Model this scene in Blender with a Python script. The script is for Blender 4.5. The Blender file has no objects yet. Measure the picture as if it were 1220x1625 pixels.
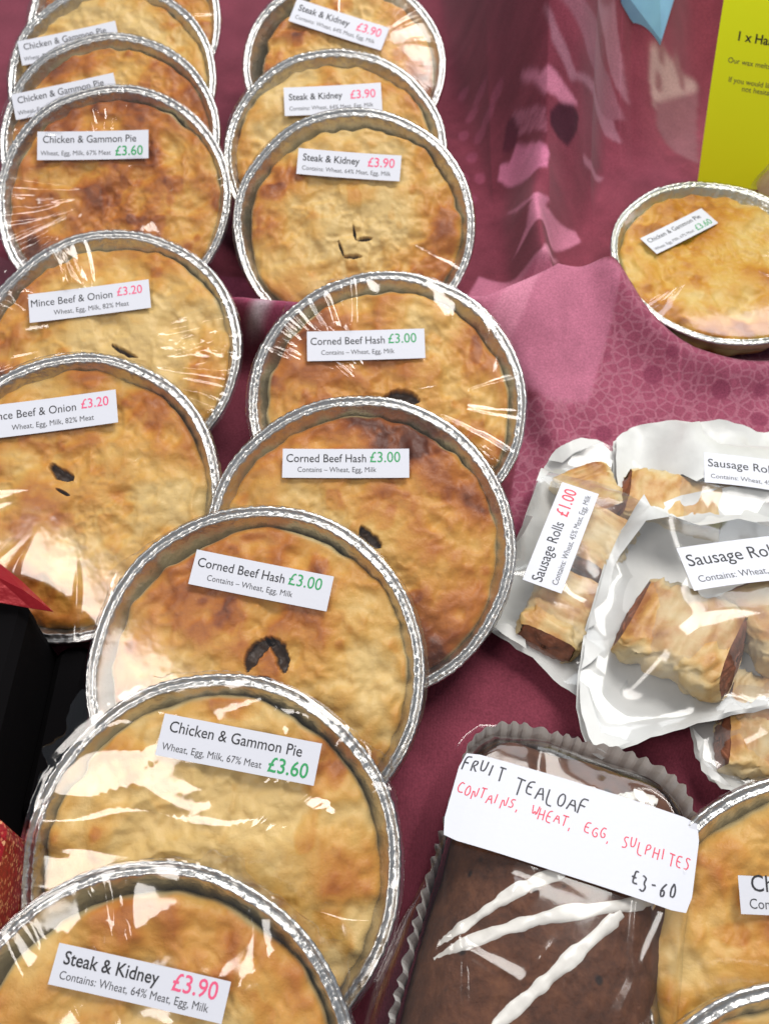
import bpy, math, random
import numpy as np
from mathutils import Vector, Matrix, geometry

# ---------------------------------------------------------------- camera, world, light
SC = bpy.context.scene
COL = SC.collection
W0, H0, FPX = 1220.0, 1625.0, 1466.0          # photograph size and focal length in its pixels
PITCH = math.radians(55.0)
CAMH = 0.45                                   # camera height above the table (m)
cam_d = bpy.data.cameras.new('camera')
cam = bpy.data.objects.new('camera', cam_d)
COL.objects.link(cam)
cam.location = (0, 0, CAMH)
cam.rotation_euler = (math.pi / 2 - PITCH, 0, 0)
cam_d.sensor_fit = 'VERTICAL'
cam_d.angle = 2 * math.atan(H0 / 2 / FPX)
cam_d.dof.use_dof = True
cam_d.dof.focus_distance = 0.43
cam_d.dof.aperture_fstop = cam_d.lens * 1e-3 / 0.0022
cam_d.clip_start = 0.01
cam_d.clip_end = 100
SC.camera = cam

world = bpy.data.worlds.new('World')
SC.world = world
world.use_nodes = True
bg = world.node_tree.nodes['Background']
bg.inputs[0].default_value = (0.80, 0.88, 1.0, 1)
bg.inputs[1].default_value = 0.33


def area_lamp(name, loc, target, size, size_y, power, color):
    l = bpy.data.lights.new(name, 'AREA')
    l.shape = 'RECTANGLE'
    l.size, l.size_y, l.energy, l.color = size, size_y, power, color
    o = bpy.data.objects.new(name, l)
    COL.objects.link(o)
    o.location = loc
    o.rotation_euler = (Vector(target) - Vector(loc)).to_track_quat('-Z', 'Y').to_euler()
    return o


area_lamp('stall_lamp', (0.52, 0.88, 1.70), (0.02, 0.36, 0), 0.90, 0.60, 27, (1.0, 0.97, 0.92))
area_lamp('daylight_opening', (0.75, 1.8, 1.3), (0.05, 0.4, 0), 1.3, 0.9, 19, (0.93, 0.97, 1.0))
area_lamp('film_glare_light', (-0.72, -0.35, 1.55), (-0.05, 0.35, 0), 0.60, 0.46, 11.0, (1.0, 0.94, 0.88))  # unseen light added to put glare on the films and brighten the notice

SC.view_settings.view_transform = 'Standard'
SC.view_settings.look = 'None'
SC.view_settings.exposure = 0.0
SC.view_settings.gamma = 1.0
SC.cycles.use_denoising = True
SC.cycles.max_bounces = 10
SC.cycles.transparent_max_bounces = 32
SC.cycles.sample_clamp_indirect = 6.0
SC.cycles.caustics_reflective = False
SC.cycles.caustics_refractive = False

# ---------------------------------------------------------------- helpers
FWD = np.array([0, math.cos(PITCH), -math.sin(PITCH)])
UPV = np.array([0, math.sin(PITCH), math.cos(PITCH)])
EYE = np.array([0, 0, CAMH])


def ray(u, v):
    return FWD + np.array([1.0, 0, 0]) * ((u - W0 / 2) / FPX) + UPV * ((H0 / 2 - v) / FPX)


def at_z(u, v, z):
    """point of the horizontal plane at height z seen at photo pixel (u, v)"""
    d = ray(u, v)
    return EYE + d * ((z - CAMH) / d[2])


def on_plane(u, v, p, n):
    d = ray(u, v)
    t = np.dot(np.asarray(p) - EYE, n) / np.dot(d, n)
    return EYE + d * t


def _hash(ix, iy, seed):
    h = (ix.astype(np.int64) * 374761393 + iy.astype(np.int64) * 668265263 + int(seed) * 974711 + 1013) & 0x7fffffff
    h = ((h ^ (h >> 13)) * 1274126177) & 0x7fffffff
    h = h ^ (h >> 16)
    return (h & 0xffff) / 65535.0


def vnoise(x, y, seed=0):
    x = np.asarray(x, float); y = np.asarray(y, float)
    ix = np.floor(x); iy = np.floor(y)
    fx = x - ix; fy = y - iy
    fx = fx * fx * fx * (fx * (fx * 6 - 15) + 10); fy = fy * fy * fy * (fy * (fy * 6 - 15) + 10)
    a = _hash(ix, iy, seed); b = _hash(ix + 1, iy, seed)
    c = _hash(ix, iy + 1, seed); d = _hash(ix + 1, iy + 1, seed)
    return (a + (b - a) * fx) * (1 - fy) + (c + (d - c) * fx) * fy      # 0..1


def fbm(x, y, seed=0, octs=4):
    s = 0; a = 0.5; t = 0
    for k in range(octs):
        s = s + a * vnoise(x * 2 ** k + 17.3 * k, y * 2 ** k - 9.1 * k, seed + k)
        t += a; a *= 0.55
    return s / t


def sstep(x, a, b):
    t = np.clip((x - a) / (b - a), 0, 1)
    return t * t * (3 - 2 * t)


def tri(x):
    return 2 * np.abs(2 * (x - np.floor(x + 0.5))) - 1


def crumple(x, y, seed, slope=0.12, lam=0.03, n=6):
    """piecewise planar creases of stretched film, height in metres"""
    r = np.random.RandomState(seed)
    wx = x + 0.010 * (vnoise(x * 30, y * 30, seed) - .5)
    wy = y + 0.010 * (vnoise(x * 30, y * 30, seed + 5) - .5)
    z = 0
    for i in range(n):
        a = r.uniform(0, math.pi); l = lam * r.uniform(0.6, 1.7)
        m = sstep(vnoise(x * 22 + i * 7, y * 22, seed + 11 + i), .35, .7)
        z = z + slope * r.uniform(.4, 1) * l / 4 * tri((wx * math.cos(a) + wy * math.sin(a)) / l + r.uniform()) * m
    return z


def mesh_obj(name, verts, faces, mat, parent=None, loc=None, smooth=True, attrs=None):
    me = bpy.data.meshes.new(name)
    verts = np.asarray(verts, float)
    me.from_pydata(verts.tolist(), [], faces.tolist() if isinstance(faces, np.ndarray) else faces)
    if attrs:
        for k, a in attrs.items():
            a = np.asarray(a, np.float32)
            if a.ndim == 1:
                at = me.attributes.new(k, 'FLOAT', 'POINT'); at.data.foreach_set('value', a)
            else:
                at = me.attributes.new(k, 'FLOAT_COLOR', 'POINT')
                at.data.foreach_set('color', np.hstack([a, np.ones((len(a), 1))]).astype(np.float32).ravel())
    me.polygons.foreach_set('use_smooth', [smooth] * len(me.polygons))
    me.materials.append(mat)
    me.update()
    o = bpy.data.objects.new(name, me)
    COL.objects.link(o)
    if parent is not None:
        o.parent = parent
    if loc is not None:
        o.location = loc
    return o


def tag(o, label, cat, group=None, kind=None):
    o['label'] = label; o['category'] = cat
    if group: o['group'] = group
    if kind: o['kind'] = kind
    return o


def thing(name, label, cat, loc=(0, 0, 0), group=None):
    o = bpy.data.objects.new(name, None)
    o.empty_display_size = 0.02
    COL.objects.link(o)
    o.location = loc
    return tag(o, label, cat, group)


def polar_faces(nr, na, center=True):
    """ring k has na verts; vertex 0 is the centre when center"""
    f = []
    base = 1 if center else 0
    if center:
        f += [(0, 1 + j, 1 + (j + 1) % na) for j in range(na)]
    for k in range(nr - 1):
        a = base + k * na; b = a + na
        f += [(a + j, b + j, b + (j + 1) % na, a + (j + 1) % na) for j in range(na)]
    return f


def grid_faces(nx, ny):
    i = np.arange(nx - 1)[None, :]; j = np.arange(ny - 1)[:, None]
    a = (j * nx + i).ravel()
    return np.stack([a, a + 1, a + nx + 1, a + nx], 1)


def resample(poly, n, closed=True, rounds=2):
    p = np.asarray(poly, float)
    for _ in range(rounds):                                   # Chaikin rounding
        if closed:
            q = np.roll(p, -1, 0)
            p = np.stack([.78 * p + .22 * q, .22 * p + .78 * q], 1).reshape(-1, p.shape[1])
        else:
            q = p[1:]; b = p[:-1]
            p = np.vstack([p[:1], np.stack([.75 * b + .25 * q, .25 * b + .75 * q], 1).reshape(-1, p.shape[1]), p[-1:]])
    if closed:
        p = np.vstack([p, p[:1]])
    s = np.concatenate([[0], np.cumsum(np.linalg.norm(np.diff(p, axis=0), axis=1))])
    t = np.linspace(0, s[-1], n + 1)[:-1] if closed else np.linspace(0, s[-1], n)
    return np.stack([np.interp(t, s, p[:, k]) for k in range(p.shape[1])], 1)


def in_poly(x, y, poly):
    c = np.zeros(x.shape, bool)
    n = len(poly)
    for i in range(n):
        x1, y1 = poly[i]; x2, y2 = poly[(i + 1) % n]
        if y1 == y2: continue
        c ^= ((y1 > y) != (y2 > y)) & (x < (x2 - x1) * (y - y1) / (y2 - y1) + x1)
    return c


def crease_sheet(outline, spacing, seed, extra=()):
    """irregular triangles over a closed outline: returns xy of the points, triangles, and each point's 0..1 distance from centre to edge"""
    rs = np.random.RandomState(seed)
    o = np.asarray(outline, float)
    c = o.mean(0)
    lo, hi = o.min(0), o.max(0)
    pts = []
    area = np.prod(hi - lo)
    tries = int(area / spacing ** 2 * 14)
    cand = rs.uniform(lo, hi, (tries, 2))
    cand = cand[in_poly(cand[:, 0], cand[:, 1], [tuple(q) for q in c + (o - c) * .95])]
    keep = [np.asarray(e, float) for e in extra]
    for q in cand:
        if all((q[0] - k[0]) ** 2 + (q[1] - k[1]) ** 2 > spacing ** 2 for k in keep):
            keep.append(q)
    allp = [Vector(q) for q in o] + [Vector(q) for q in keep]
    n = len(o)
    res = geometry.delaunay_2d_cdt(allp, [(i, (i + 1) % n) for i in range(n)], [], 1, 1e-7)
    P = np.array([tuple(v) for v in res[0]])
    th = np.arctan2(o[:, 1] - c[1], o[:, 0] - c[0]); rr = np.hypot(*(o - c).T)
    k = np.argsort(th); th, rr = th[k], rr[k]
    tp = np.arctan2(P[:, 1] - c[1], P[:, 0] - c[0])
    K = np.hypot(*(P - c).T) / np.interp(tp, np.concatenate([th - 2 * math.pi, th, th + 2 * math.pi]), np.tile(rr, 3))
    F = []
    for f in res[2]:
        a, b, d = (P[i] for i in f[:3])
        F.append(tuple(f) if (b[0] - a[0]) * (d[1] - a[1]) - (b[1] - a[1]) * (d[0] - a[0]) > 0 else tuple(f[::-1]))
    return P, F, np.clip(K, 0, 1)


# ---------------------------------------------------------------- materials
def new_mat(name):
    m = bpy.data.materials.new(name); m.use_nodes = True
    nt = m.node_tree
    return m, nt, nt.nodes, nt.links, nt.nodes['Principled BSDF']


def N(nodes, kind, **kw):
    n = nodes.new(kind)
    for k, v in kw.items():
        if k.startswith('i_'):
            n.inputs[k[2:].replace('_', ' ')].default_value = v
        else:
            setattr(n, k, v)
    return n


def ramp(nodes, stops):
    r = nodes.new('ShaderNodeValToRGB')
    el = r.color_ramp.elements
    while len(el) < len(stops): el.new(0.5)
    for e, (p, c) in zip(el, stops):
        e.position = p; e.color = (*c, 1) if len(c) == 3 else c
    return r


def simple(name, color, rough=0.6, metal=0.0, bump=0.0, bscale=300.0, spec=0.5, var=0.0, vscale=40):
    m, nt, nd, lk, p = new_mat(name)
    p.inputs['Base Color'].default_value = (*color, 1)
    p.inputs['Roughness'].default_value = rough
    p.inputs['Metallic'].default_value = metal
    p.inputs['Specular IOR Level'].default_value = spec
    tc = N(nd, 'ShaderNodeTexCoord')
    if bump:
        nz = N(nd, 'ShaderNodeTexNoise'); nz.inputs['Scale'].default_value = bscale; nz.inputs['Detail'].default_value = 4
        lk.new(tc.outputs['Object'], nz.inputs['Vector'])
        b = N(nd, 'ShaderNodeBump'); b.inputs['Strength'].default_value = bump; b.inputs['Distance'].default_value = 0.001
        lk.new(nz.outputs['Fac'], b.inputs['Height']); lk.new(b.outputs['Normal'], p.inputs['Normal'])
    if var:
        n2 = N(nd, 'ShaderNodeTexNoise'); n2.inputs['Scale'].default_value = vscale; n2.inputs['Detail'].default_value = 5
        lk.new(tc.outputs['Object'], n2.inputs['Vector'])
        r = ramp(nd, [(.3, tuple(c * (1 - var) for c in color)), (.7, tuple(min(1, c * (1 + var)) for c in color))])
        lk.new(n2.outputs['Fac'], r.inputs['Fac']); lk.new(r.outputs['Color'], p.inputs['Base Color'])
    return m


def film_mat(name, refl=1.6, rough=0.05, haze=0.0, tint=(1, 1, 1)):
    """thin clear film: straight-through transparency plus a fresnel mirror coat"""
    m = bpy.data.materials.new(name); m.use_nodes = True
    nt = m.node_tree; nd = nt.nodes; lk = nt.links
    nd.clear()
    out = N(nd, 'ShaderNodeOutputMaterial')
    tr = N(nd, 'ShaderNodeBsdfTransparent'); tr.inputs[0].default_value = (*tint, 1)
    gl = N(nd, 'ShaderNodeBsdfGlossy'); gl.inputs['Roughness'].default_value = rough
    lw = N(nd, 'ShaderNodeFresnel'); lw.inputs['IOR'].default_value = 1.5
    mu = N(nd, 'ShaderNodeMath', operation='MULTIPLY'); mu.inputs[1].default_value = refl; mu.use_clamp = True
    ge = N(nd, 'ShaderNodeNewGeometry')                            # the same index seen from either side of the film
    io = N(nd, 'ShaderNodeMath', operation='MULTIPLY_ADD'); io.inputs[1].default_value = 1 / 1.5 - 1.5; io.inputs[2].default_value = 1.5
    lk.new(ge.outputs['Backfacing'], io.inputs[0]); lk.new(io.outputs[0], lw.inputs['IOR'])
    lk.new(lw.outputs[0], mu.inputs[0])
    mx = N(nd, 'ShaderNodeMixShader')
    lk.new(mu.outputs[0], mx.inputs[0]); lk.new(tr.outputs[0], mx.inputs[1]); lk.new(gl.outputs[0], mx.inputs[2])
    tc = N(nd, 'ShaderNodeTexCoord')
    nz = N(nd, 'ShaderNodeTexNoise'); nz.inputs['Scale'].default_value = 90; nz.inputs['Detail'].default_value = 2
    lk.new(tc.outputs['Object'], nz.inputs['Vector'])
    b = N(nd, 'ShaderNodeBump'); b.inputs['Strength'].default_value = 0.08; b.inputs['Distance'].default_value = 0.001
    lk.new(nz.outputs['Fac'], b.inputs['Height']); lk.new(b.outputs['Normal'], gl.inputs['Normal'])
    last = mx
    if haze:
        df = N(nd, 'ShaderNodeBsdfDiffuse'); df.inputs[0].default_value = (.85, .86, .86, 1)
        m2 = N(nd, 'ShaderNodeMixShader'); m2.inputs[0].default_value = haze
        lk.new(mx.outputs[0], m2.inputs[1]); lk.new(df.outputs[0], m2.inputs[2])
        last = m2
    lk.new(last.outputs[0], out.inputs['Surface'])
    return m


def crust_mat():
    m, nt, nd, lk, p = new_mat('baked_pastry')
    at = N(nd, 'ShaderNodeAttribute', attribute_name='bake')
    ap = N(nd, 'ShaderNodeAttribute', attribute_name='pale')
    af = N(nd, 'ShaderNodeAttribute', attribute_name='fill')
    tc = N(nd, 'ShaderNodeTexCoord'); oi = N(nd, 'ShaderNodeObjectInfo')
    sc = N(nd, 'ShaderNodeVectorMath', operation='ADD')
    mu = N(nd, 'ShaderNodeMath', operation='MULTIPLY'); mu.inputs[1].default_value = 9.0
    lk.new(oi.outputs['Random'], mu.inputs[0])
    lk.new(tc.outputs['Object'], sc.inputs[0]); lk.new(mu.outputs[0], sc.inputs[1])
    n1 = N(nd, 'ShaderNodeTexNoise'); n1.inputs['Scale'].default_value = 40; n1.inputs['Detail'].default_value = 7; n1.inputs['Roughness'].default_value = .56; n1.inputs['Distortion'].default_value = .6
    n2 = N(nd, 'ShaderNodeTexNoise'); n2.inputs['Scale'].default_value = 420; n2.inputs['Detail'].default_value = 5; n2.inputs['Roughness'].default_value = .65
    lk.new(sc.outputs[0], n1.inputs['Vector']); lk.new(sc.outputs[0], n2.inputs['Vector'])
    a = N(nd, 'ShaderNodeMath', operation='MULTIPLY_ADD'); a.inputs[1].default_value = 0.50
    lk.new(n1.outputs['Fac'], a.inputs[0]); lk.new(at.outputs['Fac'], a.inputs[2])
    b = N(nd, 'ShaderNodeMath', operation='MULTIPLY_ADD'); b.inputs[1].default_value = 0.15
    lk.new(n2.outputs['Fac'], b.inputs[0]); lk.new(a.outputs[0], b.inputs[2])
    off = N(nd, 'ShaderNodeMath', operation='SUBTRACT'); off.inputs[1].default_value = 0.25
    lk.new(b.outputs[0], off.inputs[0])
    cr = ramp(nd, [(0.0, (.73, .50, .19)), (.22, (.68, .39, .098)), (.42, (.62, .285, .050)), (.62, (.49, .165, .026)), (.82, (.30, .080, .016)), (1.0, (.11, .026, .008))])
    lk.new(off.outputs[0], cr.inputs['Fac'])
    mp = N(nd, 'ShaderNodeMixRGB'); mp.inputs[2].default_value = (.56, .44, .215, 1)
    lk.new(ap.outputs['Fac'], mp.inputs[0]); lk.new(cr.outputs['Color'], mp.inputs[1])
    mf = N(nd, 'ShaderNodeMixRGB'); mf.inputs[2].default_value = (.045, .026, .016, 1)
    lk.new(af.outputs['Fac'], mf.inputs[0]); lk.new(mp.outputs[0], mf.inputs[1])
    lk.new(mf.outputs[0], p.inputs['Base Color'])
    p.inputs['Roughness'].default_value = 0.40
    p.inputs['Specular IOR Level'].default_value = 0.35
    bm = N(nd, 'ShaderNodeBump'); bm.inputs['Strength'].default_value = .42; bm.inputs['Distance'].default_value = .0011
    s2 = N(nd, 'ShaderNodeMath', operation='ADD'); lk.new(n1.outputs['Fac'], s2.inputs[0]); lk.new(n2.outputs['Fac'], s2.inputs[1])
    lk.new(s2.outputs[0], bm.inputs['Height']); lk.new(bm.outputs['Normal'], p.inputs['Normal'])
    return m


def foil_mat():
    m, nt, nd, lk, p = new_mat('pressed_foil')
    p.inputs['Base Color'].default_value = (.62, .61, .59, 1)
    p.inputs['Metallic'].default_value = 1.0
    p.inputs['Roughness'].default_value = 0.33
    tc = N(nd, 'ShaderNodeTexCoord')
    nz = N(nd, 'ShaderNodeTexNoise'); nz.inputs['Scale'].default_value = 330; nz.inputs['Detail'].default_value = 2
    lk.new(tc.outputs['Object'], nz.inputs['Vector'])
    b = N(nd, 'ShaderNodeBump'); b.inputs['Strength'].default_value = .5; b.inputs['Distance'].default_value = .0012
    lk.new(nz.outputs['Fac'], b.inputs['Height']); lk.new(b.outputs['Normal'], p.inputs['Normal'])
    return m


def cloth_mat():
    m, nt, nd, lk, p = new_mat('printed_cloth')
    ac = N(nd, 'ShaderNodeAttribute', attribute_name='print')
    al = N(nd, 'ShaderNodeAttribute', attribute_name='lace')
    tc = N(nd, 'ShaderNodeTexCoord')
    vo = N(nd, 'ShaderNodeTexVoronoi', feature='DISTANCE_TO_EDGE'); vo.inputs['Scale'].default_value = 150
    lk.new(tc.outputs['Object'], vo.inputs['Vector'])
    r1 = ramp(nd, [(.05, (1, 1, 1)), (.12, (0, 0, 0))]); lk.new(vo.outputs['Distance'], r1.inputs['Fac'])
    v2 = N(nd, 'ShaderNodeTexVoronoi', feature='F1'); v2.inputs['Scale'].default_value = 38
    lk.new(tc.outputs['Object'], v2.inputs['Vector'])
    r2 = ramp(nd, [(.22, (1, 1, 1)), (.27, (0, 0, 0))]); lk.new(v2.outputs['Distance'], r2.inputs['Fac'])
    inv = N(nd, 'ShaderNodeMath', operation='SUBTRACT'); inv.inputs[0].default_value = 1.0
    lk.new(r2.outputs['Color'], inv.inputs[1])
    m1 = N(nd, 'ShaderNodeMath', operation='MULTIPLY'); lk.new(r1.outputs['Color'], m1.inputs[0]); lk.new(inv.outputs[0], m1.inputs[1])
    m2 = N(nd, 'ShaderNodeMath', operation='MULTIPLY'); lk.new(m1.outputs[0], m2.inputs[0]); lk.new(al.outputs['Fac'], m2.inputs[1])
    m3 = N(nd, 'ShaderNodeMath', operation='MULTIPLY'); lk.new(r2.outputs['Color'], m3.inputs[0]); lk.new(al.outputs['Fac'], m3.inputs[1])
    m3b = N(nd, 'ShaderNodeMath', operation='MULTIPLY'); m3b.inputs[1].default_value = .55; lk.new(m3.outputs[0], m3b.inputs[0])
    m2b = N(nd, 'ShaderNodeMath', operation='MULTIPLY'); m2b.inputs[1].default_value = .55; lk.new(m2.outputs[0], m2b.inputs[0])
    x1 = N(nd, 'ShaderNodeMixRGB'); x1.inputs[2].default_value = (.44, .17, .23, 1)
    lk.new(m2b.outputs[0], x1.inputs[0]); lk.new(ac.outputs['Color'], x1.inputs[1])
    x2 = N(nd, 'ShaderNodeMixRGB'); x2.inputs[2].default_value = (.20, .035, .075, 1)
    lk.new(m3b.outputs[0], x2.inputs[0]); lk.new(x1.outputs[0], x2.inputs[1])
    nz = N(nd, 'ShaderNodeTexNoise'); nz.inputs['Scale'].default_value = 900; nz.inputs['Detail'].default_value = 3
    lk.new(tc.outputs['Object'], nz.inputs['Vector'])
    r3 = ramp(nd, [(.3, (.78, .78, .78)), (.7, (1.18, 1.18, 1.18))]); lk.new(nz.outputs['Fac'], r3.inputs['Fac'])
    x3 = N(nd, 'ShaderNodeMixRGB', blend_type='MULTIPLY'); x3.inputs[0].default_value = 1
    lk.new(x2.outputs[0], x3.inputs[1]); lk.new(r3.outputs['Color'], x3.inputs[2])
    lk.new(x3.outputs[0], p.inputs['Base Color'])
    p.inputs['Roughness'].default_value = .75
    p.inputs['Specular IOR Level'].default_value = .08
    p.inputs['Sheen Weight'].default_value = .10
    wv = N(nd, 'ShaderNodeTexWave'); wv.inputs['Scale'].default_value = 420; wv.inputs['Distortion'].default_value = 1.5
    lk.new(tc.outputs['Object'], wv.inputs['Vector'])
    ad = N(nd, 'ShaderNodeMath', operation='ADD'); lk.new(nz.outputs['Fac'], ad.inputs[0]); lk.new(wv.outputs['Fac'], ad.inputs[1])
    b = N(nd, 'ShaderNodeBump'); b.inputs['Strength'].default_value = .25; b.inputs['Distance'].default_value = .0008
    lk.new(ad.outputs[0], b.inputs['Height']); lk.new(b.outputs['Normal'], p.inputs['Normal'])
    return m


def loaf_mat():
    m, nt, nd, lk, p = new_mat('dark_fruit_loaf')
    tc = N(nd, 'ShaderNodeTexCoord')
    n1 = N(nd, 'ShaderNodeTexNoise'); n1.inputs['Scale'].default_value = 70; n1.inputs['Detail'].default_value = 10; n1.inputs['Roughness'].default_value = .78
    lk.new(tc.outputs['Object'], n1.inputs['Vector'])
    r = ramp(nd, [(.32, (.045, .015, .007)), (.52, (.125, .043, .018)), (.72, (.22, .085, .036))])
    lk.new(n1.outputs['Fac'], r.inputs['Fac'])
    vo = N(nd, 'ShaderNodeTexVoronoi'); vo.inputs['Scale'].default_value = 75
    lk.new(tc.outputs['Object'], vo.inputs['Vector'])
    r2 = ramp(nd, [(.10, (1, 1, 1)), (.17, (0, 0, 0))]); lk.new(vo.outputs['Distance'], r2.inputs['Fac'])
    mx = N(nd, 'ShaderNodeMixRGB'); mx.inputs[2].default_value = (.02, .009, .006, 1)
    lk.new(r2.outputs['Color'], mx.inputs[0]); lk.new(r.outputs['Color'], mx.inputs[1])
    lk.new(mx.outputs[0], p.inputs['Base Color'])
    p.inputs['Roughness'].default_value = .6
    b = N(nd, 'ShaderNodeBump'); b.inputs['Strength'].default_value = .9; b.inputs['Distance'].default_value = .003
    lk.new(n1.outputs['Fac'], b.inputs['Height']); lk.new(b.outputs['Normal'], p.inputs['Normal'])
    return m


def glitter_mat():
    m, nt, nd, lk, p = new_mat('red_glitter')
    tc = N(nd, 'ShaderNodeTexCoord')
    vo = N(nd, 'ShaderNodeTexVoronoi'); vo.inputs['Scale'].default_value = 900
    lk.new(tc.outputs['Object'], vo.inputs['Vector'])
    r = ramp(nd, [(.0, (.18, .004, .008)), (.7, (.42, .012, .02)), (.86, (.8, .4, .2))])
    lk.new(vo.outputs['Color'], r.inputs['Fac']); lk.new(r.outputs['Color'], p.inputs['Base Color'])
    p.inputs['Roughness'].default_value = .35; p.inputs['Metallic'].default_value = .4
    return m


def roll_mat():
    m, nt, nd, lk, p = new_mat('flaky_pastry')
    at = N(nd, 'ShaderNodeAttribute', attribute_name='bake')
    tc = N(nd, 'ShaderNodeTexCoord')
    n1 = N(nd, 'ShaderNodeTexNoise'); n1.inputs['Scale'].default_value = 90; n1.inputs['Detail'].default_value = 7; n1.inputs['Roughness'].default_value = .6
    lk.new(tc.outputs['Object'], n1.inputs['Vector'])
    a = N(nd, 'ShaderNodeMath', operation='MULTIPLY_ADD'); a.inputs[1].default_value = .7
    lk.new(n1.outputs['Fac'], a.inputs[0]); lk.new(at.outputs['Fac'], a.inputs[2])
    r = ramp(nd, [(.2, (.62, .50, .29)), (.42, (.58, .40, .17)), (.60, (.50, .26, .075)), (.82, (.30, .11, .03))])
    lk.new(a.outputs[0], r.inputs['Fac']); lk.new(r.outputs['Color'], p.inputs['Base Color'])
    p.inputs['Roughness'].default_value = .5
    b = N(nd, 'ShaderNodeBump'); b.inputs['Strength'].default_value = .5; b.inputs['Distance'].default_value = .0015
    lk.new(n1.outputs['Fac'], b.inputs['Height']); lk.new(b.outputs['Normal'], p.inputs['Normal'])
    return m


M = dict(
    crust=crust_mat(), foil=foil_mat(), cloth=cloth_mat(), loaf=loaf_mat(), glitter=glitter_mat(), roll=roll_mat(),
    film=film_mat('cling_film', 1.6, .085), bagfilm=film_mat('clear_bag_film', 1.4, .12, haze=.07),
    liner=simple('white_liner_paper', (.80, .79, .76), .6, bump=.2, bscale=200),
    loaffilm=film_mat('loaf_bag_film', 1.1, .11),
    label=simple('label_paper', (.66, .67, .735), .55, bump=.05, bscale=500),
    paper=simple('greaseproof_paper', (.60, .60, .585), .42, bump=.5, bscale=90, var=.10),
    black=simple('black_ink', (.02, .02, .025), .6), dark=simple('grey_ink', (.06, .06, .07), .6),
    green=simple('green_ink', (.03, .33, .11), .6), teal=simple('teal_ink', (.05, .36, .25), .6),
    pink=simple('pink_ink', (.80, .10, .22), .6), red=simple('red_ink', (.72, .05, .09), .6),
    penblack=simple('black_pen', (.02, .02, .03), .5), penred=simple('red_pen', (.70, .05, .10), .5),
    yellow=simple('fluorescent_paper', (.86, 1.0, .015), .6, bump=.03),
    meat=simple('sausage_meat', (.20, .07, .035), .55, bump=.9, bscale=260, var=.5, vscale=160),
    icing=simple('white_icing', (.74, .71, .66), .35, bump=.3, bscale=200, var=.08),
    blackcard=simple('black_card', (.004, .0035, .004), .9, bump=.1, spec=.05),
    redribbon=simple('red_foil_ribbon', (.30, .004, .010), .28, metal=.3, bump=.5, bscale=140),
    blue=simple('light_blue_plastic', (.26, .56, .95), .3, bump=.4, bscale=45, var=.15, vscale=30),
    board=simple('plywood', (.3, .2, .12), .7),
)

_nt = M['yellow'].node_tree                                       # light shines through the thin paper
_tl = _nt.nodes.new('ShaderNodeBsdfTranslucent'); _tl.inputs[0].default_value = (.90, 1.0, .02, 1)
_mx = _nt.nodes.new('ShaderNodeMixShader'); _mx.inputs[0].default_value = .6
_nt.links.new(_nt.nodes['Principled BSDF'].outputs[0], _mx.inputs[1]); _nt.links.new(_tl.outputs[0], _mx.inputs[2])
_nt.links.new(_mx.outputs[0], _nt.nodes['Material Output'].inputs['Surface'])


# ---------------------------------------------------------------- tablecloth: one draped, printed sheet
def ridge_y(x):
    return np.interp(x, [-.6, -.2, 0.02, .065, .115, .16, .24, .4], [.445, .447, .447, .452, .488, .485, .46, .46])


def riser_foot(x):
    return np.interp(x, [-1, .02, .06, .085, .12, .16, .20, .32, .5, 1.2], [1.4, 1.0, .72, .60, .565, .575, .66, .74, .78, .8])


FLAT_PIE = at_z(1146, 411, .031)


def cloth_h(x, y):
    x = np.asarray(x, float); y = np.asarray(y, float)
    z = -0.004 * fbm(x * 16, y * 16, 3, 3)
    # folded ridge of cloth running across between the pie rows
    ry = ridge_y(x) + .004 * np.sin(x * 40)
    hr = np.interp(x, [-.7, -.3, -.02, .06, .115, .15, .20, .26], [.03, .045, .050, .046, .046, .036, .008, 0])
    dy = y - ry
    front = np.interp(x, [-.1, .06, .11, .3], [.012, .018, .075, .07])
    wdt = np.where(dy < 0, front, .011)
    z = z + hr * np.exp(-(dy / wdt) ** 2)
    # cloth drawn up over the stack of boxes behind
    t = y - riser_foot(x) - .012 * np.sin(x * 75 + 1)
    z = z + .21 * sstep(t, -.015, .24) * (.80 + .2 * np.clip(t / .5, 0, 1)) * sstep(x, .050, .135)
    z = z + sstep(t, -.02, .04) * sstep(x, .055, .10) * (.018 * np.exp(-((x - .118 + .05 * (y - .6)) / .013) ** 2)
                                                        - .012 * np.exp(-((x - .158 - .15 * (y - .6)) / .016) ** 2)
                                                        + .002 * np.sin(x * 110 + y * 25))
    # nose of the big fold running down on to the ridge
    z = z + .040 * np.exp(-((x - .108) / .012) ** 2) * sstep(y, .488, .505) * (1 - sstep(y, .56, .64))
    # cloth bunched up against the flat pie
    d = np.hypot(x - FLAT_PIE[0], y - FLAT_PIE[1])
    z = z + .017 * np.exp(-((d - .085) / .013) ** 2) * sstep(FLAT_PIE[1] - y, -.02, .03)
    # soft creases across the open cloth at the right
    z = z + .0035 * (sstep(x, .06, .14)) * (1 - sstep(y, .44, .50)) * (tri((x * .8 + y * .6) / .10 + .4 * vnoise(x * 9, y * 9, 8)) * .5)
    z = z + .006 * np.exp(-(((x - .12) * .94 + (y - .33) * .34) / .010) ** 2) * sstep(y, .26, .32) * (1 - sstep(y, .40, .44))
    return z


def cloth_hit(u, v):
    d = ray(u, v)
    for t in np.arange(.25, 1.6, .0025):
        p = EYE + d * t
        if p[2] <= cloth_h(p[0], p[1]):
            return p
    return at_z(u, v, 0)


def px_poly(pts):
    return [tuple(cloth_hit(u, v)[:2]) for u, v in pts]


def z3(pts):      # coordinates read off an enlarged crop of the photograph's upper right
    return [(720 + a * .41, b * .41) for a, b in pts]


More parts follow.
